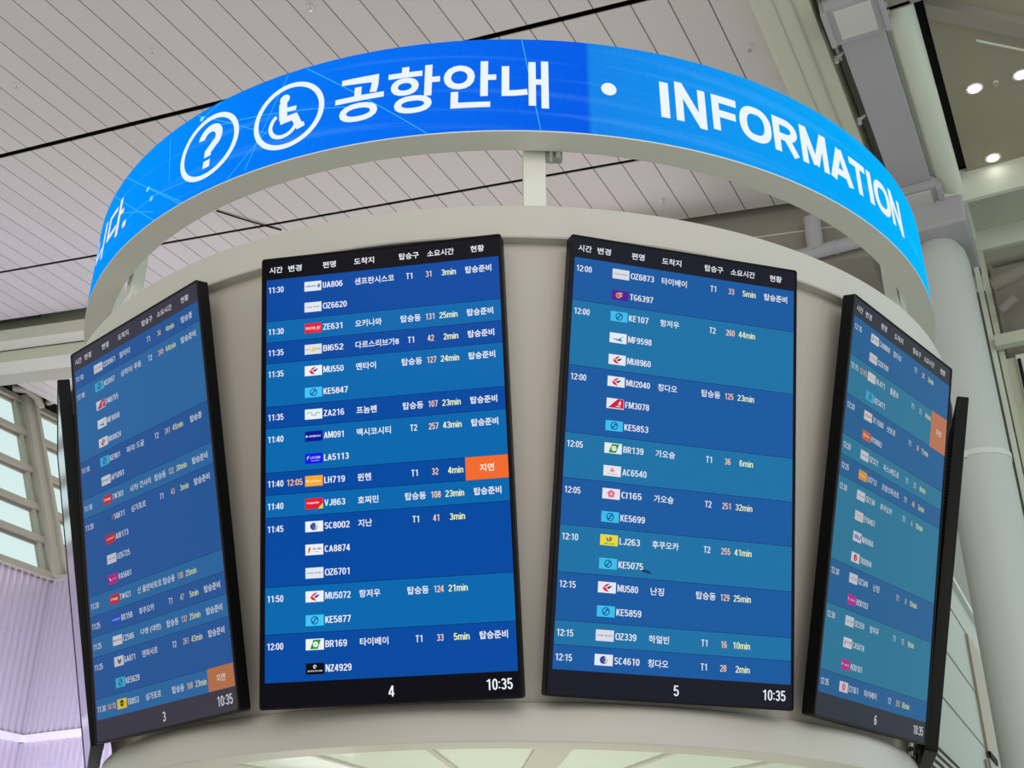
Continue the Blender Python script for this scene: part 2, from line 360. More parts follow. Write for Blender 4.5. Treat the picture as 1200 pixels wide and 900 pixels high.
# steel uprights and panels behind the column, right edge
b = MB()
b.box((-0.72, 21.5, 2), (-0.63, 21.7, 12.9), 0); b.box((-0.6, 21.6, 2), (-0.5, 21.8, 12.9), 2); b.box((-0.46, 22.3, 2), (-0.40, 22.6, 12.9), 1)
b.box((-0.62, 21.3, 10.62), (4, 21.5, 10.85), 2); b.box((-0.5, 22.4, 10.0), (4, 23.0, 12.9), 1)
b.box((-0.95, 23.4, HF), (6, 23.6, 13.0), 1); b.box((-0.60, 21.7, 2), (-0.33, 21.9, 10.5), 2); b.box((-0.33, 21.6, 2), (4, 21.8, 10.5), 0)
b.hexa([(-0.31, 21.57, 9.3), (-0.25, 21.57, 9.3), (-0.25, 21.61, 9.3), (-0.31, 21.61, 9.3), (-0.31, 21.57, 10.4), (-0.25, 21.57, 10.4), (-0.25, 21.61, 10.4), (-0.31, 21.61, 10.4)], 3)
struct(env(b, 'wall_right', [PIPE, DARKG, GIRD, VOID]), 'steel uprights and panels behind the round column')
b = MB(); b.tube((-0.42, 21.0, 11.75), (2.5, 19.9, 11.95), 0.14, 24); b.tube((-0.40, 21.2, 11.3), (-0.1, 21.1, 11.45), 0.1, 24)
struct(env(b, 'duct', DARKG, smooth=40), 'grey duct end at the right edge below the transverse beam')

# service block behind the boards, right
b = MB(); b.box((-7.5, 19, HF), (-3.0, 40, 8.72)); b.box((-7.5, 19, 8.72), (-2.9, 40, 8.86), 1); b.box((-7.5, 23.2, 8.86), (-3.1, 40, 14.2), 2)
for h in (3.6, 4.98, 6.3, 7.82): b.box((-3.0, 19, h-0.025), (-2.985, 40, h+0.0), 2)
b.box((-3.0, 31.0, 2.2), (-2.94, 34.0, 7.75), 3); b.box((-3.0, 31.0, 4.75), (-2.9, 32.4, 4.9), 4)
b.box((-3.0, 31.4, -1.6), (-2.93, 31.6, 4.6), 1); b.box((-2.99, 30.2, -1.6), (-2.95, 30.26, 4.6), 2)
struct(env(b, 'service_block', [WALLG, WHITE, DARKG, PEACH, VOID]), 'pale green panelled block behind the right board')
b = MB()
for k in range(6): b.box((-2.95, 19.1, 2.75+k*0.14), (-2.75, 29, 2.82+k*0.14), 0)
b.box((-2.98, 19.1, 2.65), (-2.9, 29, 3.62), 1)
struct(env(b, 'trim_2', [WALLG, BLACK2]), 'slatted vent at the foot of the pale green block')

# transverse roof beams on the far left, seen under the roof edge
b = MB()
def tb(v0, v1, u0, u1, t0, t1, m): slab(b, v0, v1, u0, u1, t0, t1, m)
tb(-30, -2.4, 19.75, 19.95, -0.35, 0.5, 1)
tb(-30, -12, 19.35, 19.85, -0.62, -0.25, 0)
tb(-30, -12, 19.9, 20.6, -0.98, -0.62, 0)
tb(-30, -12, 20.6, 21.4, -0.9, -0.1, 1)
tb(-12, -2.4, 19.5, 21.4, -1.25, 0.5, 2)
tb(-12, -2.4, 19.47, 19.5, -0.52, -0.49, 0)
tb(-29.6, -24.6, 19.21, 19.34, 0.0, 0.3, 3)
struct(env(b, 'cross_beam', [GIRD, FRAME, DARKG, VOID]), 'stepped cross beam under the far edge of the boarded ceiling')
b = MB(); b.tube((-6, 19.3, 12.35), (-2.4, 19.3, 12.35), 0.13, 32); b.tube((-3.3, 19.3, 12.35), (-3.3, 19.3, 13.1), 0.16, 32); b.tube((-2.95, 19.3, 12.35), (-2.9, 19.3, 12.35), 0.145, 32)
struct(env(b, 'roof_duct', GREY, smooth=40), 'light grey duct hung under the dark beam behind the sign ring')

# leaning window wall at the far left
def wp(h): return -30.55 + (17.43-h)*(2.93/6.513)        # where the leaning glass plane is at height h
UA, UB = 16.0, 34.0
hs = [10.72, 11.9, 13.05, 14.42, 15.84, 17.2]
mul = [15.8, 19.8, 23.8, 27.8, 31.8]
root = struct(empty('window_1', ENV), 'leaning glazed wall of pale sky panes')
def leanbox(mb, u0, u1, h0, h1, d0, d1, m=0):           # d: depth towards the room
    mb.hexa([(wp(h0)+d0, u0, h0), (wp(h0)+d1, u0, h0), (wp(h0)+d1, u1, h0), (wp(h0)+d0, u1, h0), (wp(h1)+d0, u0, h1), (wp(h1)+d1, u0, h1), (wp(h1)+d1, u1, h1), (wp(h1)+d0, u1, h1)], m)
for h in hs:
    b = MB(); leanbox(b, UA, UB, h-0.11, h+0.11, -0.05, 0.22); leanbox(b, UA, UB, h-0.2, h-0.11, -0.05, 0.05, 1)
    b.build('transom', [FRAME, DARKG], parent=root)
for u in mul:
    b = MB(); leanbox(b, u-0.1, u+0.34, 10.7, 17.35, -0.05, 0.4); leanbox(b, u-0.34, u-0.22, 10.7, 17.2, -0.05, 0.16); leanbox(b, u+0.22, u+0.34, 10.7, 17.35, 0.3, 0.5)
    m = b.build('mullion', FRAME, parent=root)
    b = MB(); b.path([(wp(17.0)+0.5, u+0.4, 17.0), (wp(17.2)+0.55, u+0.25, 17.3), (wp(17.4)+0.5, u-0.1, 17.5), (wp(17.5)+0.2, u-0.4, 17.5)], 0.14)
    b.path([(wp(17.2)+0.3, u+0.9, 17.5), (wp(17.2)+0.75, u+0.8, 17.45), (wp(17.2)+0.95, u+0.9, 17.75), (wp(17.2)+0.8, u+1.3, 17.9), (wp(17.2)+0.7, u+2.0, 17.8), (wp(17.2)+0.4, u+2.3, 17.55)], 0.12)
    b.build('hook_bracket', FRAME, parent=m, smooth=50)
for i in range(len(mul)-1):
    for j in range(len(hs)-1):
        b = MB(); leanbox(b, mul[i]+0.34, mul[i+1]-0.34, hs[j]+0.11, hs[j+1]-0.11, 0.0, 0.02)
        b.build('pane', GLASS, parent=root)
b = MB(); b.box((-30.9, UA, 17.35), (-30.55, UB, 17.5), 0); b.box((-30.8, UA, 17.2), (-30.5, UB, 17.45), 0); b.box((-30.6, UA, 17.85), (-29.5, UB, 18.1), 1); b.box((-30.5, UA, 17.4), (-30.3, UB, 17.9), 1)
b.tube((-29.4, 26.0, 17.05), (-24, 28.0, 16.4), 0.04, 12)
struct(env(b, 'trim_3', [FRAME, VOID]), 'window head rail with a dark gap below the ceiling')

# corrugated wall below the windows, meeting in an inside corner
b = MB()
def corr(p, q, nrm, h0, h1, pitch=0.235, depth=0.10):
    p, q = Vector((p[0], p[1], 0)), Vector((q[0], q[1], 0)); L = (q-p).length; d = (q-p)/L; nrm = Vector((nrm[0], nrm[1], 0))
    pts = []; x = 0
    while x < L-1e-6:
        for fx, fd in ((0, 0), (0.3, 0), (0.5, 1), (0.8, 1)):
            if x+fx*pitch <= L: pts.append(p + d*(x+fx*pitch) + nrm*depth*fd)
        x += pitch
    pts.append(q)
    vs = [(t.x, t.y, h) for t in pts for h in (h0, h1)]
    b.add(vs, [(2*i, 2*i+2, 2*i+3, 2*i+1) for i in range(len(pts)-1)])
corr((-27.5, 12), (-27.5, 23.94), (1, 0), HF, 10.6)
corr((-27.5, 23.94), (-19, 23.94), (0, -1), HF, 10.6)
b.box((-27.7, 12, 10.6), (-27.35, 24.1, 10.72), 1); b.box((-27.7, 23.8, 10.6), (-19, 24.1, 10.72), 1)
b.box((-27.52, 12, 5.93), (-27.36, 23.94, 6.13), 2); b.box((-27.5, 23.78, 5.93), (-19, 23.96, 6.13), 2)
b.box((-27.9, 12, HF), (-27.55, 24.4, 10.6), 1); b.box((-27.9, 24.0, HF), (-19, 24.3, 10.6), 1)
struct(env(b, 'wall_left', [CORR, FRAME, WHITE], fix=False), 'corrugated lilac grey wall below the windows')
# walls that close the hall behind the visitor
b = MB(); b.box((-40, -30, HF), (14, -29.7, 16)); struct(env(b, 'wall_back', WALLB))

# lilac wall washers under the corrugated wall
l = area('wall_washer', ENV @ Vector((-22.0, 17.5, 2.2)), ENV @ Vector((-27.4, 22.0, 6.2)), (6, 1.0), 1050, (222, 212, 255))

# ------------------------------------------------------------------ small things on the roof
LENS = mat('lamp_lens', (255, 252, 244), 0.3, noise=0, emit=(255, 250, 238), estr=9.0)
for (v, u, lab) in ((0.02, 17.47, 'lit round downlight in the soffit, left one of the upper two'), (0.77, 17.47, 'lit round downlight cut by the right edge of the photo'), (0.06, 20.28, 'lit round downlight just above the pale flange of the transverse beam')):
    u = u if u < 19.8 else 19.62
    r = tag(empty('downlight', ENV @ Matrix.Translation((v, u, 13.62))), lab, 'light', 'downlights in the brown soffit')
    b = MB(); b.lathe([(0.11, 0.0), (0.145, 0.0), (0.15, -0.015), (0.11, -0.02)], 32); b.build('trim_ring', WHITE, r, smooth=40)
    b = MB(); b.lathe([(0.0005, -0.012), (0.06, -0.014), (0.112, -0.004), (0.112, 0.0), (0.0005, 0.0)], 32); b.build('lens', LENS, r, smooth=40)
def sprinkler(v, u, h, lab):
    r = tag(empty('sprinkler', ENV @ Matrix.Translation((v, u, h))), lab, 'sprinkler', 'sprinklers on the ceiling')
    b = MB(); b.lathe([(0.0005, 0), (0.045, 0), (0.048, -0.010), (0.034, -0.016), (0.0005, -0.018)], 24); b.build('escutcheon', WHITE, r, smooth=40)
    b = MB(); b.tube((0, 0, -0.02), (0, 0, -0.075), 0.016, 10); b.lathe([(0.0005, -0.07), (0.035, -0.075), (0.035, -0.082), (0.0005, -0.085)], 16); b.build('nozzle', STEEL, r, smooth=40)
for v, u, lab in ((-13.0, 11.38, 'small sprinkler on the boards above the left arc of the blue sign'), (-9.51, 11.38, 'small sprinkler at the top edge left of the middle'),
                  (-16.41, 11.29, 'small sprinkler on the boards at far left'), (-17.62, 15.32, 'small sprinkler seen through the ring, left of the strut'),
                  (-3.09, 14.58, 'small sprinkler by the cream girder edge'), (-5.99, 18.44, 'small sprinkler seen through the ring, right of the strut')):
    sprinkler(v, u, ch(v), lab)
sprinkler(0.36, 17.47, 13.62, 'small sprinkler between two downlights')
b = MB(); p0 = ENV @ Vector((-15.54, 16.13, ch(-15.54)-0.02)); p1 = ENV @ Vector((-14.57, 17.24, ch(-14.57)-0.02))
b.path([p0, (p0+p1)/2 + Vector((0, 0, -0.015)), p1], 0.018, 8)
tag(b.build('cable', BLACK2), 'thin dark cable on the ceiling boards seen through the ring', 'cable')

# ------------------------------------------------------------------ the drum
T0 = Matrix.Translation((0, 0, 0))
drum = tag(empty('information_kiosk', T0), 'round cream kiosk drum that carries the flight boards', 'kiosk')
b = MB(); b.lathe([(2.445, ZO+0.879), (2.449, ZO+0.885), (2.449, ZO+1.030), (2.442, ZO+1.037), (2.30, ZO+1.037), (2.30, ZO+0.879)], 256); b.build('fascia', SHELL, drum, smooth=30)
b = MB(); zt, zb = ZO+0.90, ZO-0.90
rb = lambda z: 2.174 + 0.257*(z-ZO)
b.lathe([(rb(zt), zt), (rb(zt)-0.05, zt), (rb(zb)-0.05, zb), (rb(zb), zb)], 256); b.build('body', SHELLB, drum, smooth=30)
b = MB(); b.lathe([(1.95, ZO-0.836), (1.978, ZO-0.838), (1.996, ZO-0.845), (2.008, ZO-0.860), (2.013, ZO-0.88), (2.006, ZO-0.981), (2.002, ZO-0.986), (1.87, ZO-0.986), (1.87, ZO-0.93)], 256); b.build('base_band', SHELL, drum, smooth=30)
b = MB()
b.lathe([(1.872, ZO-0.965), (1.872, ZO-0.95), (0.3, ZO-0.95), (0.3, ZO-0.965)], 128)
for k in range(24):
    a = 2*PI*(k+0.35)/24; M = Matrix.Rotation(a, 4, 'Z')
    b.box((-0.012 if k % 3 else -0.07, -1.868, ZO-0.975), (0.012 if k % 3 else 0.07, -0.8, ZO-0.965), 1, M)
b.build('soffit_panels', [SOFF, SHELL], drum, smooth=30)
b = MB(); b.lathe([(2.30, ZO+1.0), (2.30, ZO+1.03), (0.02, ZO+1.03), (0.02, ZO+1.0)], 128); b.build('lid', SHELL, drum, smooth=30)
b = MB(); b.lathe([(0.8, 0), (0.8, ZO-0.95), (0.02, ZO-0.95), (0.02, 0)], 96); b.build('core', SHELLB, drum, smooth=30)

# ------------------------------------------------------------------ the LED ring
RL, Z1, Z2 = 2.4434, ZO+1.412, ZO+1.919
def led_mat():
    m = bpy.data.materials.new('led_blue'); m.use_nodes = True; N = m.node_tree; b = N.nodes['Principled BSDF']
    L = N.links.new
    tc = N.nodes.new('ShaderNodeTexCoord'); sx = N.nodes.new('ShaderNodeSeparateXYZ'); L(tc.outputs['Object'], sx.inputs[0])
    ny = N.nodes.new('ShaderNodeMath'); ny.operation = 'MULTIPLY'; ny.inputs[1].default_value = -1; L(sx.outputs['Y'], ny.inputs[0])
    an = N.nodes.new('ShaderNodeMath'); an.operation = 'ARCTAN2'; L(sx.outputs['X'], an.inputs[0]); L(ny.outputs[0], an.inputs[1])
    mr = N.nodes.new('ShaderNodeMapRange'); mr.inputs['From Min'].default_value = math.radians(-70); mr.inputs['From Max'].default_value = math.radians(70); L(an.outputs[0], mr.inputs['Value'])
    cr = N.nodes.new('ShaderNodeValToRGB'); L(mr.outputs[0], cr.inputs[0])
    st = [(-68, (0, 150, 255)), (-45, (0, 146, 255)), (-30, (0, 126, 250)), (-15, (4, 112, 244)), (7.7, (4, 92, 232)), (7.8, (22, 132, 232)), (20, (16, 146, 240)), (38, (0, 166, 248)), (60, (0, 186, 255))]
    e = cr.color_ramp.elements
    while len(e) < len(st): e.new(0.5)
    for k, (a, c) in enumerate(st): e[k].position = (a+70)/140; e[k].color = rgb(c)
    cv = N.nodes.new('ShaderNodeCombineXYZ'); L(an.outputs[0], cv.inputs[0])
    wv = N.nodes.new('ShaderNodeMath'); wv.operation = 'MULTIPLY_ADD'; wv.inputs[1].default_value = 0.16; L(an.outputs[0], wv.inputs[0]); L(sx.outputs['Z'], wv.inputs[2])
    L(wv.outputs[0], cv.inputs[1])
    mp = N.nodes.new('ShaderNodeMapping'); mp.inputs['Scale'].default_value = (1.2, 16, 1); L(cv.outputs[0], mp.inputs[0])
    nz = N.nodes.new('ShaderNodeTexNoise'); nz.inputs['Scale'].default_value = 1.0; nz.inputs['Detail'].default_value = 3; L(mp.outputs[0], nz.inputs['Vector'])
    r2 = N.nodes.new('ShaderNodeMapRange'); r2.inputs['From Min'].default_value = 0.55; r2.inputs['From Max'].default_value = 0.75; r2.inputs['To Max'].default_value = 0.16; L(nz.outputs['Fac'], r2.inputs['Value'])
    # the LED dots
    dv = N.nodes.new('ShaderNodeCombineXYZ'); L(an.outputs[0], dv.inputs[0]); L(sx.outputs['Z'], dv.inputs[1])
    dm = N.nodes.new('ShaderNodeMapping'); dm.inputs['Scale'].default_value = (2.44*150, 150, 1); L(dv.outputs[0], dm.inputs[0])
    wt = N.nodes.new('ShaderNodeTexWhiteNoise'); wt.noise_dimensions = '2D'; fl = N.nodes.new('ShaderNodeVectorMath'); fl.operation = 'FLOOR'; L(dm.outputs[0], fl.inputs[0]); L(fl.outputs[0], wt.inputs['Vector'])
    r3 = N.nodes.new('ShaderNodeMapRange'); r3.inputs['To Min'].default_value = 0.94; r3.inputs['To Max'].default_value = 1.06; L(wt.outputs['Value'], r3.inputs['Value'])
    mx = N.nodes.new('ShaderNodeMix'); mx.data_type = 'RGBA'; L(r2.outputs[0], mx.inputs['Factor']); L(cr.outputs[0], mx.inputs[6]); mx.inputs[7].default_value = rgb((120, 200, 255))
    L(mx.outputs[2], b.inputs['Emission Color']); L(r3.outputs[0], b.inputs['Emission Strength'])
    b.inputs['Base Color'].default_value = (0.002, 0.002, 0.003, 1); b.inputs['Roughness'].default_value = 0.9; b.inputs['Specular IOR Level'].default_value = 0.0
    return m
LEDB = led_mat()
LEDW = mat('led_white', (4, 4, 4), 0.9, noise=0, spec=0.0, emit=(236, 246, 252), estr=1.0)
LEDC = mat('led_cream', (4, 4, 4), 0.9, noise=0, spec=0.0, emit=(255, 242, 200), estr=1.0)
LEDL = mat('led_line', (4, 4, 4), 0.9, noise=0, spec=0.0, emit=(70, 190, 255), estr=1.0)
LEDD = mat('led_dot', (4, 4, 4), 0.9, noise=0, spec=0.0, emit=(150, 222, 255), estr=1.0)
ring = tag(empty('led_ring_sign', Matrix.Translation((0, 0, ZO+1.037))), 'round blue LED ring sign with white lettering above the drum', 'sign')
zr = -(ZO+1.037)
b = MB(); b.lathe([(2.3184, Z1+zr), (2.4436, Z1+zr), (2.4436, Z1+zr+0.006), (2.438, Z1+zr+0.006), (2.438, Z2+zr), (2.3184, Z2+zr)], 256); b.build('casing', RINGP, ring, smooth=30)
b = MB(); b.lathe([(2.4385, Z1+zr+0.0065), (RL, Z1+zr+0.0065), (RL, Z2+zr), (2.4385, Z2+zr)], 256)
led = b.build('led_face', LEDB, ring, smooth=30)
# what the LED shows, wrapped onto the cylinder
def wrap(mb, vs, fs, m, lift):
    bm = bmesh.new(); bv = [bm.verts.new((x, z, 0)) for x, z in vs]
    for f in fs:
        try: bm.faces.new([bv[i] for i in f])
        except ValueError: pass
    x0 = min(v[0] for v in vs); x1 = max(v[0] for v in vs); k = int(x0/1.5)*1.5
    while k < x1:
        if k > x0: bmesh.ops.bisect_plane(bm, geom=bm.verts[:]+bm.edges[:]+bm.faces[:], plane_co=(k, 0, 0), plane_no=(1, 0, 0))
        k += 1.5
    bm.verts.index_update(); R = RL+lift
    mb.add([(R*math.sin(math.radians(v.co.x)), -R*math.cos(math.radians(v.co.x)), ZO+v.co.y+zr) for v in bm.verts], [[v.index for v in f.verts] for f in bm.faces], m); bm.free()
def led_text(mb, text, a0, a1, z0, z1, off=0.02, m=0):
    vs, fs, asp = glyphs(text, off, 'led')
    wrap(mb, [(a0+(a1-a0)*x, z0+(z1-z0)*y) for x, y in vs], fs, m, 0.003)
DEG = math.degrees(1/2.4434)
def led_poly(mb, pts, m=0, lift=0.003): wrap(mb, pts, [tuple(range(len(pts)))], m, lift)
def led_ring(mb, a, z, r, t, s0=0, s1=360, m=0, lift=0.003, n=64, xs=1.0):
    n = max(8, int(n*(s1-s0)/360)); vs = []
    for i in range(n+1):
        q = math.radians(s0+(s1-s0)*i/n)
        for rr in (r-t, r): vs.append((a+rr*math.cos(q)*DEG*xs, z+rr*math.sin(q)))
    wrap(mb, vs, [(2*i, 2*i+1, 2*i+3, 2*i+2) for i in range(n)], m, lift)
def led_disc(mb, a, z, r, m=0, lift=0.003): led_poly(mb, [(a+r*math.cos(2*PI*i/28)*DEG, z+r*math.sin(2*PI*i/28)) for i in range(28)], m, lift)
def led_bar(mb, p, q, t, m=0, lift=0.003):
    (a, z), (a2, z2) = p, q; dx, dz = (a2-a)/DEG, z2-z; L = math.hypot(dx, dz); nx, nz = -dz/L*t/2, dx/L*t/2
    led_poly(mb, [(a-nx*DEG, z-nz), (a2-nx*DEG, z2-nz), (a2+nx*DEG, z2+nz), (a+nx*DEG, z+nz)], m, lift)
b = MB()
led_text(b, '공항안내', -18.15, 3.86, 1.535, 1.795, 0.02)
b.build('korean_lettering', [LEDW, LEDC], led, fix=False); b = MB()
for ch_, a0, a1 in (('I', 15.43, 16.4), ('N', 17.12, 20.55), ('F', 21.3, 24.28), ('O', 24.6, 28.45), ('R', 29.0, 32.4), ('M', 32.93, 37.08), ('A', 37.35, 41.35), ('T', 41.2, 44.35), ('I', 44.75, 45.7), ('O', 46.1, 49.85), ('N', 50.25, 53.4)):
    led_text(b, ch_, a0, a1, 1.561, 1.757)
b.build('english_lettering', [LEDW, LEDC], led, fix=False); b = MB()
led_disc(b, 10.0, 1.669, 0.034)
b.build('middle_dot', [LEDW, LEDC], led, fix=False); b = MB()
led_text(b, '니', -63.5, -58.6, 1.55, 1.775, 0.02, 0)
led_text(b, '다', -57.4, -51.9, 1.55, 1.78, 0.02, 1)
led_poly(b, [(-51.4, 1.553), (-50.5, 1.553), (-50.5, 1.59), (-51.4, 1.59)], 1)
b.build('cream_lettering', [LEDW, LEDC], led, fix=False); b = MB()
# question mark in a circle
led_ring(b, -34.6, 1.672, 0.183, 0.027, xs=1.05)
led_ring(b, -34.45, 1.718, 0.079, 0.043, -42, 172); led_bar(b, (-33.45, 1.684), (-34.5, 1.640), 0.045); led_bar(b, (-34.5, 1.655), (-34.5, 1.612), 0.043); led_poly(b, [(-35.0, 1.592), (-34.0, 1.592), (-34.0, 1.55), (-35.0, 1.55)])
b.build('question_symbol', [LEDW, LEDC], led, fix=False); b = MB()
# wheelchair in a circle
led_ring(b, -23.7, 1.665, 0.183, 0.026)
led_disc(b, -24.3, 1.765, 0.026)
led_bar(b, (-24.45, 1.735), (-24.25, 1.650), 0.042); led_bar(b, (-24.4, 1.702), (-22.75, 1.697), 0.024); led_bar(b, (-24.6, 1.642), (-22.7, 1.650), 0.036)
led_bar(b, (-23.0, 1.66), (-22.05, 1.578), 0.036); led_bar(b, (-22.4, 1.584), (-21.6, 1.594), 0.026); led_disc(b, -24.45, 1.735, 0.021)
led_ring(b, -24.15, 1.622, 0.079, 0.021, 128, 385)
b.build('wheelchair_symbol', [LEDW, LEDC], led, fix=False)
b = MB()
for p, q in [((-52.99, 1.905), (-38.16, 1.418)), ((-57.5, 1.905), (-42.98, 1.42)), ((-44.57, 1.584), (-33.65, 1.504)), ((-45.37, 1.66), (-37.72, 1.418)), ((-37.16, 1.905), (-26.14, 1.601)), ((-40.94, 1.597), (-42.17, 1.877)),
             ((-52.49, 1.672), (-43.31, 1.475)), ((-56.77, 1.602), (-44.51, 1.574)), ((-24.24, 1.905), (-28.61, 1.435)), ((-26.19, 1.618), (-30.9, 1.425)), ((-36.04, 1.879), (-33.45, 1.911)), ((-21.95, 1.91), (-8.2, 1.42)), ((1.2, 1.912), (3.0, 1.42)), ((-17, 1.63), (-33, 1.77))]:
    b = MB(); a0, a1 = p[0], q[0]; n = max(2, int(abs(a1-a0)/3))
    for i in range(n):
        f0, f1 = i/n, (i+1)/n
        led_bar(b, (a0+(a1-a0)*f0, p[1]+(q[1]-p[1])*f0), (a0+(a1-a0)*f1, p[1]+(q[1]-p[1])*f1), 0.0035, 0, 0.0014)
    b.build('graphic_line', [LEDL, LEDD], led, fix=False)
for a, z in ((-36.4, 1.872), (-45.6, 1.655), (-44.33, 1.572)):
    b = MB(); led_disc(b, a, z, 0.014, 1, 0.0018); b.build('node_dot', [LEDL, LEDD], led, fix=False)
for k in range(6):
    M = Matrix.Rotation(math.radians(2.6 + 60*k), 4, 'Z')
    b = MB(); b.box((-0.048, -2.298, 0.001), (0.048, -2.236, Z1+zr+0.35), 0, M)
    s = b.build('strut', RINGP, ring, bevel=0.003)
    b = MB()
    if k in (0,):
        b.box((0.048, -2.303, Z1+zr-0.02), (0.12, -2.26, Z1+zr+0.06), 0, M); b.tube(M @ Vector((0.07, -2.31, Z1+zr-0.055)), M @ Vector((0.07, -2.31, Z1+zr)), 0.009, 10); b.tube(M @ Vector((0.1, -2.31, Z1+zr-0.035)), M @ Vector((0.1, -2.31, Z1+zr)), 0.012, 10)
    else:
        b.box((-0.085, -2.304, 0.001), (0.085, -2.298, 0.30), 0, M)
        if k == 5: b.tube(M @ Vector((0.02, -2.3055, 0.09)), M @ Vector((0.02, -2.303, 0.09)), 0.012, 10, 1)
        else:
            for i in range(4):
                for j in range(5): b.tube(M @ Vector((-0.05+i*0.033, -2.3055, 0.03+j*0.035)), M @ Vector((-0.05+i*0.033, -2.303, 0.03+j*0.035)), 0.007, 10, 1)
    b.build('bracket', [RINGP if k == 5 else STEEL, BLACK2], s, smooth=40)

# ------------------------------------------------------------------ flight boards
TW, TH = 0.98, 1.7518
XL, XR, YT, YB = -TW/2+0.0211, TW/2-0.0143, TH/2-0.092, -TH/2+0.0957
LH = (YT-YB)/18
PAL = {}
def smat(name, col, rough, k):
    return mat('%s_%s' % (name, k), (4, 4, 5), rough, noise=0, emit=col, estr=1.0, spec=0.04)
class Screen:
    """what one board shows: flat coloured shapes in metres from the board's centre"""
    def __init__(s, key, dim, rough, bg):
        s.mb = MB(); s.mats = []; s.idx = {}; s.key = key; s.org = (242, 108, 48); s.dim = dim; s.rough = rough; s.bgc = bg
    def m(s, col):
        if col not in s.idx:
            c = tuple(min(255, max(0, int(round(v*s.dim[0] + w*s.dim[1])))) for v, w in zip(col, s.dim[2])) if col[0] >= 0 else col  # content faded and mixed with a painted haze colour
            s.idx[col] = len(s.mats); s.mats.append(smat('display_%d_%d_%d' % col, c, s.rough, s.key))
        return s.idx[col]
    def raw(s, c):                                       # colour used as is
        k = ('raw',)+c
        if k not in s.idx: s.idx[k] = len(s.mats); s.mats.append(smat('display_raw_%d_%d_%d' % c, c, s.rough, s.key))
        return s.idx[k]
    def rect(s, x0, y0, x1, y1, mi, z=0.0): s.mb.add([(x0,y0,z),(x1,y0,z),(x1,y1,z),(x0,y1,z)], [(0,1,2,3)], mi)
    def poly(s, pts, mi, z): s.mb.add([(x,y,z) for x, y in pts], [tuple(range(len(pts)))], mi)
    def disc(s, x, y, r, mi, z, n=20, ry=None): s.poly([(x+r*math.cos(2*PI*i/n), y+(ry or r)*math.sin(2*PI*i/n)) for i in range(n)], mi, z)
    def arc(s, x, y, r, t, a0, a1, mi, z, n=14):
        vs = []
        for i in range(n+1):
            q = math.radians(a0+(a1-a0)*i/n)
            for rr in (r-t/2, r+t/2): vs.append((x+rr*math.cos(q), y+rr*math.sin(q), z))
        s.mb.add(vs, [(2*i,2*i+1,2*i+3,2*i+2) for i in range(n)], mi)
    def text(s, t, x, y, h, w, mi, z=0.0012, al='c', off=0.016):
        vs, fs, asp = glyphs(t, off)
        x0 = x if al == 'l' else (x-w if al == 'r' else x-w/2)
        s.mb.add([(x0+w*a, y-h/2+h*bb, z) for a, bb in vs], fs, mi)

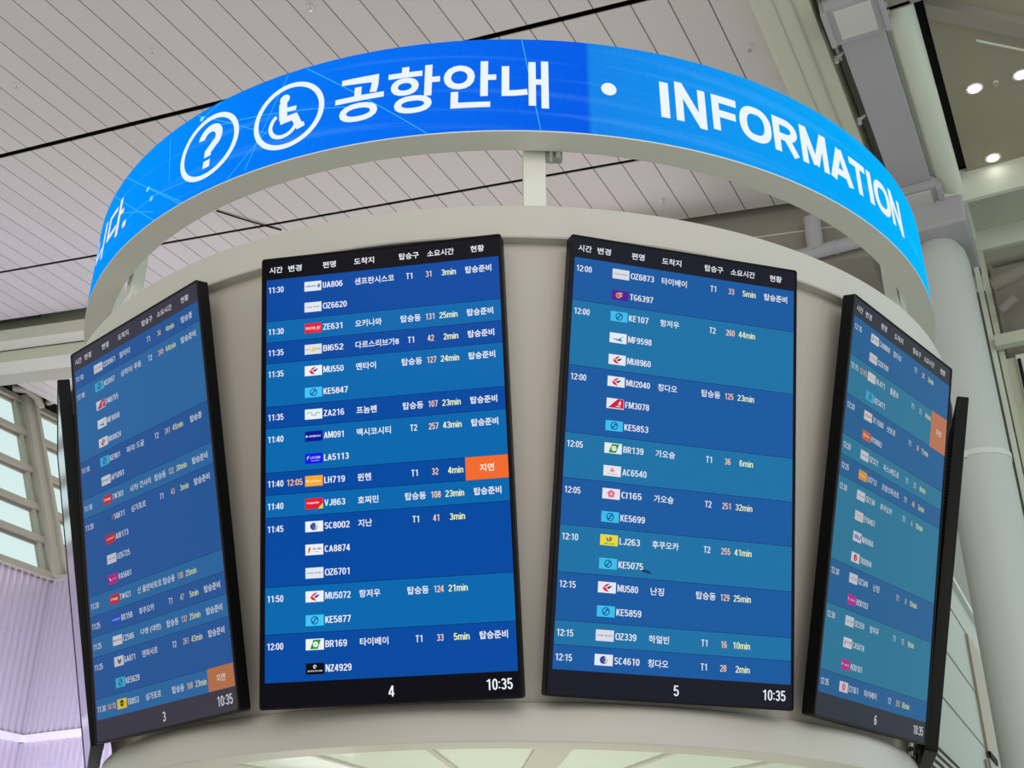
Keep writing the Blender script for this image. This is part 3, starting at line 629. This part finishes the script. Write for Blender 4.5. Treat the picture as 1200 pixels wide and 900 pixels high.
WH = (240, 244, 252); GATE = (250, 208, 176); MINC = (240, 249, 192); ORG = (242, 108, 48); CHG = (250, 190, 140)
def mini(S, t, cx, cy, w, h, col, z=0.0013, off=0.0): S.text(t, cx, cy, h, w, S.m(col), z, 'c', off)
def logo(S, k, x, y):
    w, h = 0.070, 0.040; x0, y0 = x, y-h/2; cx, cy = x+w/2, y; Z, Z2, Z3 = 0.0007, 0.0011, 0.0015
    bgs = dict(UA=(226,234,246), OZ=(226,230,240), ZE=(226,34,58), BI=(222,226,228), MU=(240,242,250), KE=(64,196,244), ZA=(232,242,246), AM=(8,22,150), LA=(18,24,226), LH=(250,168,48), VJ=(228,28,48),
               SC=(236,240,250), CA=(236,240,246), BR=(236,244,242), NZ=(8,8,12), TG=(84,34,150), MF=(238,244,250), FM=(240,238,246), AC=(238,240,248), CI=(240,236,246), LJ=(240,226,60), AF=(232,234,244),
               TW=(216,40,54), SQ=None, AI=(214,30,60), VA=(206,30,140), BX=(30,84,216), CZ=(234,236,240), GA=(228,232,240), TR=(250,222,40), UL=(232,232,238), JJ=(240,236,232), HI=(240,104,56), EY=(232,228,226), NH=(236,238,250), TK=(240,236,240), HO=(208,40,160))
    bg = bgs[k]
    if bg: S.rect(x0, y0, x0+w, y0+h, S.m(bg), Z)
    if k in ('OZ',): mini(S, 'ASIANA AIRLINES', cx, cy, w*.84, h*.13, (120,124,140))
    elif k == 'UA': mini(S, 'UNITED', cx-.008, cy, w*.6, h*.17, (40,70,140)); S.rect(x0+w*.77, cy-.007, x0+w*.93, cy+.007, S.m((30,60,130)), Z2); S.arc(x0+w*.85, cy, .004, .0012, 0, 360, S.m((210,225,240)), Z3)
    elif k == 'ZE': mini(S, 'EASTAR JET', cx, cy, w*.86, h*.26, (255,240,240), off=.012); S.poly([(x0+w*.3,y0+h*.2),(x0+w*.9,y0+h*.3),(x0+w*.9,y0+h*.34)], S.m((200,180,190)), Z2)
    elif k == 'BI':
        mini(S, 'ROYAL', x0+w*.2, cy, w*.26, h*.16, (150,150,140)); mini(S, 'BRUNEI', x0+w*.8, cy, w*.26, h*.16, (150,150,140))
        S.poly([(cx-.012,cy-.008),(cx+.002,cy-.002),(cx+.012,cy+.012),(cx+.004,cy+.010)], S.m((232,196,40)), Z2); S.poly([(cx-.006,cy-.012),(cx+.008,cy-.006),(cx+.014,cy+.002),(cx,cy-.004)], S.m((226,182,40)), Z2)
    elif k == 'MU':
        S.poly([(x0+w*.24,cy-.002),(x0+w*.5,cy+.004),(x0+w*.68,cy+.016),(x0+w*.46,cy+.012)], S.m((222,30,62)), Z2); S.poly([(x0+w*.24,cy-.002),(x0+w*.42,cy),(x0+w*.62,cy-.017),(x0+w*.36,cy-.012)], S.m((222,30,62)), Z2)
        S.poly([(x0+w*.46,cy-.001),(x0+w*.66,cy+.006),(x0+w*.8,cy+.007),(x0+w*.6,cy-.006)], S.m((40,44,130)), Z3)
    elif k == 'KE':
        d = S.m((10,70,150)); S.arc(cx, cy, .0132, .0036, 30, 190, d, Z2); S.arc(cx, cy, .0132, .0036, 210, 370, d, Z2)
        S.arc(cx-.0062, cy, .0064, .0046, 190, 360, d, Z3); S.arc(cx+.0062, cy, .0064, .0046, 10, 180, d, Z3)
    elif k == 'ZA':
        d = S.m((60,130,150)); S.arc(cx-.016, cy-.004, .012, .0022, 20, 150, d, Z2); S.arc(cx+.002, cy+.008, .014, .0022, 215, 330, d, Z2); S.arc(cx+.016, cy-.006, .012, .0022, 30, 150, d, Z2)
    elif k == 'AM': mini(S, 'AEROMEXICO', cx+.004, cy, w*.68, h*.16, (230,236,250), off=.01); S.disc(x0+w*.1, cy, .004, S.m((230,236,250)), Z2)
    elif k == 'LA': mini(S, 'LATAM', cx+.006, cy+.003, w*.56, h*.24, (200,206,255), off=.012); mini(S, 'AIRLINES', cx+.006, cy-.009, w*.5, h*.1, (170,176,250)); S.poly([(x0+w*.12,cy-.006),(x0+w*.2,cy+.004),(x0+w*.24,cy+.012),(x0+w*.12,cy+.006)], S.m((220,224,255)), Z2)
    elif k == 'LH': mini(S, 'Lufthansa', cx+.006, cy, w*.62, h*.26, (255,236,190), off=.01); S.disc(x0+w*.13, cy, .005, S.m((255,232,180)), Z2)
    elif k == 'VJ': S.poly([(x0+w*.72,y0),(x0+w,y0),(x0+w,y0+h*.5)], S.m((250,214,60)), Z2); mini(S, 'vietjetAir', cx-.004, cy+.002, w*.72, h*.28, (255,240,240), Z3, .012)
    elif k == 'SC': S.disc(cx, cy, .0145, S.m((70,90,130)), Z2); S.poly([(cx+.001,cy-.013),(cx+.013,cy-.004),(cx+.013,cy+.008),(cx+.003,cy+.014),(cx+.007,cy)], S.m((214,222,236)), Z3); S.arc(cx-.002, cy, .011, .005, 100, 260, S.m((20,40,190)), Z3)
    elif k == 'CA': S.poly([(x0+w*.14,cy-.01),(x0+w*.2,cy-.012),(x0+w*.3,cy+.004),(x0+w*.26,cy+.012),(x0+w*.18,cy+.004)], S.m((222,30,52)), Z2); mini(S, 'AIR CHINA', x0+w*.66, cy+.003, w*.5, h*.17, (70,70,80)); mini(S, 'CHINA', x0+w*.62, cy-.008, w*.3, h*.07, (150,150,156))
    elif k == 'BR': S.poly([(x0+w*.24,y0+h*.08),(x0+w*.66,y0+h*.08),(x0+w*.84,y0+h*.92),(x0+w*.42,y0+h*.92)], S.m((40,150,70)), Z2); S.disc(cx+.003, cy, .010, S.m((240,246,244)), Z3); S.disc(cx+.003, cy+.0005, .0035, S.m((230,150,60)), 0.0018); S.arc(cx+.003, cy+.012, .012, .0035, 200, 320, S.m((225,225,120)), 0.0019)
    elif k == 'NZ': S.arc(cx, cy+.007, .005, .0035, 0, 300, S.m((240,240,245)), Z2); mini(S, 'AIR NEW ZEALAND', cx, cy-.008, w*.8, h*.13, (225,225,230))
    elif k == 'TG':
        for i, c in enumerate(((236,170,60),(240,120,150),(250,210,140))):
            S.arc(cx-.006+.005*i, cy+.002*i, .010-.002*i, .0035, 30, 330, S.m(c), Z2+.0002*i)
    elif k == 'MF': S.poly([(x0+w*.12,cy-.002),(x0+w*.5,cy-.004),(x0+w*.9,cy+.012),(x0+w*.62,cy+.002),(x0+w*.78,cy-.013),(x0+w*.44,cy-.010)], S.m((40,140,210)), Z2)
    elif k == 'FM': S.poly([(x0+w*.1,y0+h*.08),(x0+w*.98,y0+h*.08),(x0+w*.98,y0+h*.98),(x0+w*.64,y0+h*.98)], S.m((214,30,72)), Z2); S.poly([(x0+w*.52,y0+h*.2),(x0+w*.8,y0+h*.2),(x0+w*.8,y0+h*.3),(x0+w*.58,y0+h*.3)], S.m((244,236,244)), Z3); S.poly([(x0+w*.66,y0+h*.42),(x0+w*.82,y0+h*.42),(x0+w*.82,y0+h*.78),(x0+w*.76,y0+h*.78)], S.m((244,236,244)), Z3)
    elif k == 'AC': S.arc(cx, cy+.003, .008, .002, -60, 240, S.m((214,40,60)), Z2); S.poly([(cx-.005,cy),(cx,cy+.009),(cx+.005,cy),(cx,cy-.003)], S.m((214,40,60)), Z3); mini(S, 'AIR CANADA', cx, cy-.012, w*.56, h*.1, (190,120,130))
    elif k == 'CI':
        for i in range(5): S.disc(cx+.0085*math.cos(PI/2+i*2*PI/5), cy+.0085*math.sin(PI/2+i*2*PI/5), .0072, S.m((228,120,150)), Z2+i*.00003, 12)
        S.disc(cx, cy, .0045, S.m((245,215,225)), Z3, 12)
    elif k == 'LJ': S.poly([(cx-.013,cy+.012),(cx-.002,cy+.004),(cx,cy-.006),(cx-.009,cy-.002)], S.m((30,120,190)), Z2); S.poly([(cx+.012,cy+.012),(cx+.001,cy+.004),(cx,cy-.006),(cx+.010,cy-.001)], S.m((60,150,90)), Z2); S.disc(cx+.003, cy+.009, .004, S.m((220,70,60)), Z3, 12); mini(S, 'JIN AIR', cx, cy-.013, w*.6, h*.14, (120,120,40))
    elif k == 'AF': mini(S, 'AIRFRANCE', cx-.004, cy, w*.78, h*.16, (40,44,100), off=.01); S.poly([(x0+w*.86,cy-.005),(x0+w*.94,cy+.006),(x0+w*.9,cy+.006)], S.m((214,40,60)), Z2)
    elif k == 'TW': mini(S, "t'way", cx, cy, w*.78, h*.44, (255,240,240), off=.03)
    elif k == 'SQ': mini(S, 'TransX', cx-.006, cy, w*.7, h*.34, (36,66,190), off=.01); S.poly([(x0+w*.84,cy-.009),(x0+w*.9,cy-.009),(x0+w*.98,cy+.011),(x0+w*.92,cy+.011)], S.m((236,140,70)), Z2)
    elif k == 'AI': mini(S, 'AIR INDIA', cx-.004, cy, w*.7, h*.2, (250,220,225), off=.012); S.poly([(x0+w*.8,cy-.004),(x0+w*.94,cy+.002),(x0+w*.86,cy+.01)], S.m((250,200,190)), Z2)
    elif k == 'VA': S.poly([(x0+w*.1,cy+.008),(x0+w*.24,cy+.002),(x0+w*.34,cy-.008),(x0+w*.16,cy-.004)], S.m((250,240,250)), Z2); mini(S, 'australia', x0+w*.64, cy, w*.5, h*.18, (248,190,230))
    elif k == 'BX': mini(S, 'AIR BUSAN', cx+.005, cy, w*.68, h*.2, (190,215,255), off=.012); S.disc(x0+w*.12, cy, .003, S.m((200,220,255)), Z2)
    elif k == 'CZ': mini(S, 'CHINA SOUTHERN', cx+.003, cy, w*.76, h*.16, (90,100,110)); S.disc(x0+w*.12, cy, .004, S.m((180,80,80)), Z2)
    elif k == 'GA': S.poly([(x0+w*.32,cy+.014),(x0+w*.56,cy+.002),(x0+w*.82,cy+.010),(x0+w*.66,cy-.012),(x0+w*.44,cy-.010)], S.m((70,90,110)), Z2); S.poly([(x0+w*.5,cy-.004),(x0+w*.8,cy-.001),(x0+w*.62,cy-.014)], S.m((70,150,140)), Z3)
    elif k == 'TR': S.disc(cx, cy+.002, .013, S.m((30,24,20)), Z2); mini(S, 'scoot', cx, cy+.002, .020, h*.18, (250,222,40), Z3, .01)
    elif k == 'UL': mini(S, 'SriLankan', cx, cy, w*.76, h*.14, (170,170,180))
    elif k == 'JJ': mini(S, 'JEJUair', cx, cy, w*.84, h*.34, (236,96,56), off=.02)
    elif k == 'HI': mini(S, 'JEJUair', cx, cy, w*.84, h*.34, (255,240,236), off=.02)
    elif k == 'EY': mini(S, 'ETIHAD', cx, cy+.004, w*.6, h*.16, (180,170,160)); mini(S, 'AIRWAYS', cx, cy-.007, w*.4, h*.09, (190,186,180))
    elif k == 'NH': mini(S, 'ANA', cx-.006, cy, w*.62, h*.5, (40,60,190), off=.03); S.poly([(x0+w*.74,cy-.010),(x0+w*.82,cy-.010),(x0+w*.98,cy+.010),(x0+w*.9,cy+.010)], S.m((30,40,160)), Z2)
    elif k == 'TK': S.disc(cx, cy, .014, S.m((214,30,52)), Z2); S.poly([(cx-.005,cy-.008),(cx+.001,cy-.008),(cx+.006,cy+.004),(cx+.001,cy+.009),(cx+.001,cy)], S.m((244,236,240)), Z3)
    elif k == 'HO': S.disc(x0+w*.12, cy+.002, .0045, S.m((255,230,250)), Z2, 12); mini(S, 'JUNEYAO', x0+w*.6, cy, w*.56, h*.18, (255,220,246), off=.015)

HDR = [('시간', -.4295, .055), ('변경', -.350, .055), ('편명', -.2075, .054), ('도착지', -.064, .082), ('탑승구', .119, .080), ('소요시간', .2465, .107), ('현황', .3935, .054)]
def hang_w(t):                                            # natural width of a Korean word at our size
    n = 0.0
    for c in t: n += 0.0268 if ord(c) > 0x3000 else (0.011 if c in ' /' else 0.013)
    return n
def make_board(S, num, flights, dark, light, dk, lt):
    """flights: (time, change, [(logo, code)...], destination, terminal, gate, minutes, status)"""
    S.rect(-TW/2+.004, -TH/2+.004, TW/2-.004, TH/2-.004, S.raw(dark), -0.0004)
    for t, x, w in HDR: S.text(t, x, .824, .027, w, S.m(WH), .0012, 'c', .014)
    y = YT
    for i, (tm, chg, fl, dest, term, gate, mins, stat) in enumerate(flights):
        n = len(fl); y1 = y-n*LH
        S.rect(XL, y1, XR, y, S.raw(lt if i % 2 else dk), 0.0)
        S.rect(XL, y-0.0012, XR, y+0.0012, S.raw(tuple(int(c*.72) for c in dk)), 0.0003)
        yc = y-LH/2
        S.text(tm, -.4295, yc, .0245, .064, S.m(WH), .0012, 'c', .018)
        if chg: S.text(chg, -.353, yc, .0245, .064, S.m(CHG), .0012, 'c', .018)
        for j, (lg, code) in enumerate(fl):
            logo(S, lg, -.311, yc-j*LH); S.text(code, -.235, yc-j*LH, .0245, .0163*len(code), S.m(WH), .0012, 'l', .016)
        S.text(dest, -.104, yc, .0285, hang_w(dest), S.m(WH), .0012, 'l', .014)
        if len(term) == 2: S.text(term, .1195, yc, .0245, .027, S.m(WH), .0012, 'c', .016)
        else: S.text(term, .1195, yc, .0285, .080, S.m(WH), .0012, 'c', .014)
        S.text(gate, .197, yc, .0245, .0125*len(gate), S.m(GATE), .0012, 'c', .016)
        S.text(mins, .305, yc, .0245, .0135*len(mins)+.004, S.m(MINC), .0012, 'r', .016)
        if stat == '지연':
            S.rect(.3135, y1, XR, y, S.raw(S.org), .0006); S.text(stat, .395, (y+y1)/2, .029, .054, S.m((255,240,228)), .0012, 'c', .02)
        elif stat: S.text(stat, .394, yc, .0285, .0257*len(stat), S.m(WH), .0012, 'c', .018)
        y = y1
    S.text(num, .011, -.829, .038, .021, S.m(WH), .0012, 'c', .024)
    S.text('10:35', .4065, -.823, .038, .096, S.m(WH), .0012, 'c', .02)

W_, R_ = '탑승준비', '탑승중'
B4 = [('11:30','',[('UA','UA806'),('OZ','OZ6620')],'샌프란시스코','T1','31','3min',W_), ('11:30','',[('ZE','ZE631')],'오키나와','탑승동','131','25min',W_), ('11:35','',[('BI','BI652')],'다르스리브가8','T1','42','2min',W_),
      ('11:35','',[('MU','MU550'),('KE','KE5847')],'옌타이','탑승동','127','24min',W_), ('11:35','',[('ZA','ZA216')],'프놈펜','탑승동','107','23min',W_), ('11:40','',[('AM','AM091'),('LA','LA5113')],'멕시코시티','T2','257','43min',W_),
      ('11:40','12:05',[('LH','LH719')],'뮌헨','T1','32','4min','지연'), ('11:40','',[('VJ','VJ863')],'호찌민','탑승동','108','23min',W_), ('11:45','',[('SC','SC8002'),('CA','CA8874'),('OZ','OZ6701')],'지난','T1','41','3min',''),
      ('11:50','',[('MU','MU5072'),('KE','KE5877')],'항저우','탑승동','124','21min',''), ('12:00','',[('BR','BR169'),('NZ','NZ4929')],'타이베이','T1','33','5min',W_)]
B5 = [('12:00','',[('OZ','OZ6873'),('TG','TG6397')],'타이베이','T1','33','5min',W_), ('12:00','',[('KE','KE107'),('MF','MF9598'),('MU','MU8960')],'항저우','T2','260','44min',''), ('12:00','',[('MU','MU2040'),('FM','FM3078'),('KE','KE5853')],'칭다오','탑승동','125','23min',''),
      ('12:05','',[('BR','BR139'),('AC','AC6540')],'가오슝','T1','36','6min',''), ('12:05','',[('CI','CI165'),('KE','KE5699')],'가오슝','T2','251','32min',''), ('12:10','',[('LJ','LJ263'),('KE','KE5075')],'후쿠오카','T2','255','41min',''),
      ('12:15','',[('MU','MU580'),('KE','KE5859')],'난징','탑승동','129','25min',''), ('12:15','',[('OZ','OZ339')],'하얼빈','T1','16','10min',''), ('12:15','',[('SC','SC4610')],'칭다오','T1','28','2min','')]
B3 = [('11:10','',[('OZ','OZ8961')],'알마티','T1','34','4min',R_), ('11:10','',[('KE','KE897'),('FM','FM8755'),('MF','MF9000'),('MU','MU8824')],'상하이/ 푸동','T2','248','44min',W_), ('11:10','',[('KE','KE901'),('AF','AF5093')],'파리/ 드골','T2','241','45min',R_),
      ('11:10','',[('TW','TW303')],'시카/ 간사이','탑승동','122','20min',W_), ('11:20','',[('SQ','SQ611'),('AI','AI8173'),('OZ','OZ6725'),('VA','VA5681')],'싱가포르','T1','43','3min',W_), ('11:20','',[('TW','TW421')],'신 울란바토르','탑승동','130','25min',''),
      ('11:25','',[('BX','BX158')],'후쿠오카','T1','47','5min',W_), ('11:25','',[('CZ','CZ586')],'다롄 (대련)','탑승동','132','25min',W_), ('11:25','',[('GA','GA871'),('KE','KE5629')],'덴파사르','T2','261','43min',W_), ('11:30','14:10',[('TR','TR853')],'싱가포르','탑승동','108','23min','지연')]
B6 = [('12:15','',[('CA','CA8868'),('OZ','OZ8709')],'칭다오','T1','28','2min',''), ('12:15','12:45',[('UL','UL471'),('KE','KE5471')],'콜롬보','T1','25','4min','지연'), ('12:20','',[('JJ','7C1500'),('HI','H19882')],'삿포로','T1','18','11min',''),
      ('12:20','',[('OZ','OZ321')],'라스/베드로','T1','23','8min',''), ('12:25','',[('LH','LH713')],'프랑크푸르트','T1','48','5min',''), ('12:30','',[('OZ','OZ134'),('EY','EY8467'),('NH','NH6960'),('TK','TK8094')],'후쿠오카','T1','6','10min',''),
      ('12:30','',[('OZ','OZ349'),('HO','HO0103')],'난징','T1','8','10min',''), ('12:30','',[('OZ','OZ359'),('CA','CA5018'),('HO','HO0101')],'항저우','T1','15','9min',''), ('12:35','',[('CI','CI161')],'타이베이','T2','252','36min','')]
def frame_matrix(c, u, v):
    u, v = Vector(u).normalized(), Vector(v); n = u.cross(v).normalized(); v = n.cross(u)
    m = Matrix((u, v, n)).transposed().to_4x4(); m.translation = Vector(c) + Vector((0, 0, ZO)); return m
def ring_pose(k):
    a = math.radians(2.4075 + (k-4.5)*29.3391); t = math.radians(13.79); n = Vector((math.sin(a), -math.cos(a), 0))
    return frame_matrix(n*2.2758, (math.cos(a), math.sin(a), 0), Vector((0, 0, 1))*math.cos(t) + n*math.sin(t))
def rrect(w, h, r, n=5):
    pts = []
    for cx, cy, a0 in ((w/2-r, h/2-r, 0), (-w/2+r, h/2-r, 90), (-w/2+r, -h/2+r, 180), (w/2-r, -h/2+r, 270)):
        for i in range(n+1):
            a = math.radians(a0+90*i/n); pts.append((cx+r*math.cos(a), cy+r*math.sin(a)))
    return pts
SPECS = [  # board colours hold reflection haze and slanted-view fade, painted into the emission
 (2, None, 'flight board at far left, seen edge on from its side', None),
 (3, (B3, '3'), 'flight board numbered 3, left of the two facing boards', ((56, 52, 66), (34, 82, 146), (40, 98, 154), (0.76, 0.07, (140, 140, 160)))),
 (4, (B4, '4'), 'flight board numbered 4, left of the two facing boards in the middle', ((12, 12, 20), (4, 74, 160), (8, 104, 174), (1.0, 0.0, (0, 0, 0)))),
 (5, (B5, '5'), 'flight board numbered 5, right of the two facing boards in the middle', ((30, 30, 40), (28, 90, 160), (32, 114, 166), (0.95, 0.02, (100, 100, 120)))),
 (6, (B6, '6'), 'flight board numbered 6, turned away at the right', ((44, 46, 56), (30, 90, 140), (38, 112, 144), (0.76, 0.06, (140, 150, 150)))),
 (7, None, 'flight board at far right, showing its vented black side', None)]
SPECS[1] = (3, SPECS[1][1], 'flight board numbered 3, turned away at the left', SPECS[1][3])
POSE = {3: ([-1.5204, -1.7079, -0.0064], [0.7534, -0.65749, 0.00914], [-0.16645, -0.17724, 0.96999]), 4: ([-0.4759, -2.2412, -0.0103], [0.98373, -0.17952, 0.00718], [-0.04707, -0.21897, 0.9746]),
        5: ([0.6534, -2.1706, 0.0058], [0.96211, 0.27266, 0.00064], [0.06459, -0.23021, 0.971]), 6: ([1.6394, -1.5535, 0.0111], [0.67489, 0.73773, 0.01666], [0.17178, -0.17903, 0.96873])}
SCRB = mat('screen_glass_dim', (6, 6, 8), 0.06, noise=0, emit=(34, 40, 60), estr=1.0)
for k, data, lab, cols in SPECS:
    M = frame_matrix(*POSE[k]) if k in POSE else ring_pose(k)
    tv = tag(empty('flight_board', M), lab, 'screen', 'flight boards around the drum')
    # bezel: a frame 60 mm deep with a narrow front lip
    b = MB(); po = rrect(TW, TH, 0.012); pi_ = rrect(TW-0.016, TH-0.016, 0.006); n = len(po)
    loops = [[(x, y, 0.004) for x, y in pi_], [(x, y, 0.004) for x, y in rrect(TW-0.004, TH-0.004, 0.011)], [(x, y, 0.0) for x, y in po], [(x, y, -0.050) for x, y in po], [(x, y, -0.053) for x, y in rrect(TW-0.01, TH-0.01, 0.01)], [(x, y, -0.053) for x, y in pi_], [(x, y, -0.001) for x, y in pi_]]
    vs = [p for l in loops for p in l]; fs = []
    for a in range(len(loops)):
        a2 = (a+1) % len(loops)
        for i in range(n): fs.append((a*n+i, a*n+(i+1) % n, a2*n+(i+1) % n, a2*n+i))
    b.add(vs, fs); b.build('bezel_frame', BLACK, tv, smooth=25)
    b = MB(); b.box((-TW/2+0.009, -TH/2+0.009, -0.052), (TW/2-0.009, TH/2-0.009, -0.040), 0)
    b.box((-TW/2+0.07, -TH/2+0.12, -0.070), (TW/2-0.07, TH/2-0.16, -0.052), 0)
    hs_ = b.build('rear_housing', BLACK2, tv, bevel=0.003)
    for sx in (-1, 1):
        b = MB()
        for i in range(64): b.box((sx*(TW/2-0.0695)-0.004, TH/2-0.24-i*0.0185-0.010, -0.069), (sx*(TW/2-0.0695)+0.004, TH/2-0.24-i*0.0185, -0.053))
        b.build('vent_ribs', BLACK, hs_)
        b = MB(); x = sx*(TW/2-0.22); b.box((x-0.065, -TH/2+0.02, -0.060), (x+0.065, -TH/2+0.10, -0.052)); b.build('foot_bracket', BLACK2, tv, bevel=0.003)
    if data:
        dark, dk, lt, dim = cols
        S = Screen(k, dim, 0.2, dark); S.org = {3: (172, 106, 72), 6: (176, 108, 76)}.get(k, S.org); make_board(S, data[1], data[0], dark, None, dk, lt)  # side boards' orange dulled to go with their painted haze
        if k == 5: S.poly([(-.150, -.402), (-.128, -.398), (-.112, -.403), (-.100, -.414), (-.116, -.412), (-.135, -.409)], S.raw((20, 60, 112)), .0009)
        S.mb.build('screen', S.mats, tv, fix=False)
    else:
        sx = 1 if k == 2 else -1; b = MB(); b.box((min(sx*(TW/2-0.12), sx*(TW/2-0.012)), -TH/2+0.05, -0.10), (max(sx*(TW/2-0.12), sx*(TW/2-0.012)), -TH/2+0.30, -0.052)); b.build('mount_arm', BLACK2, tv, bevel=0.004)
        b = MB(); b.box((-TW/2+0.008, -TH/2+0.008, -0.004), (TW/2-0.008, TH/2-0.008, 0.001)); b.build('screen', SCRB, tv)
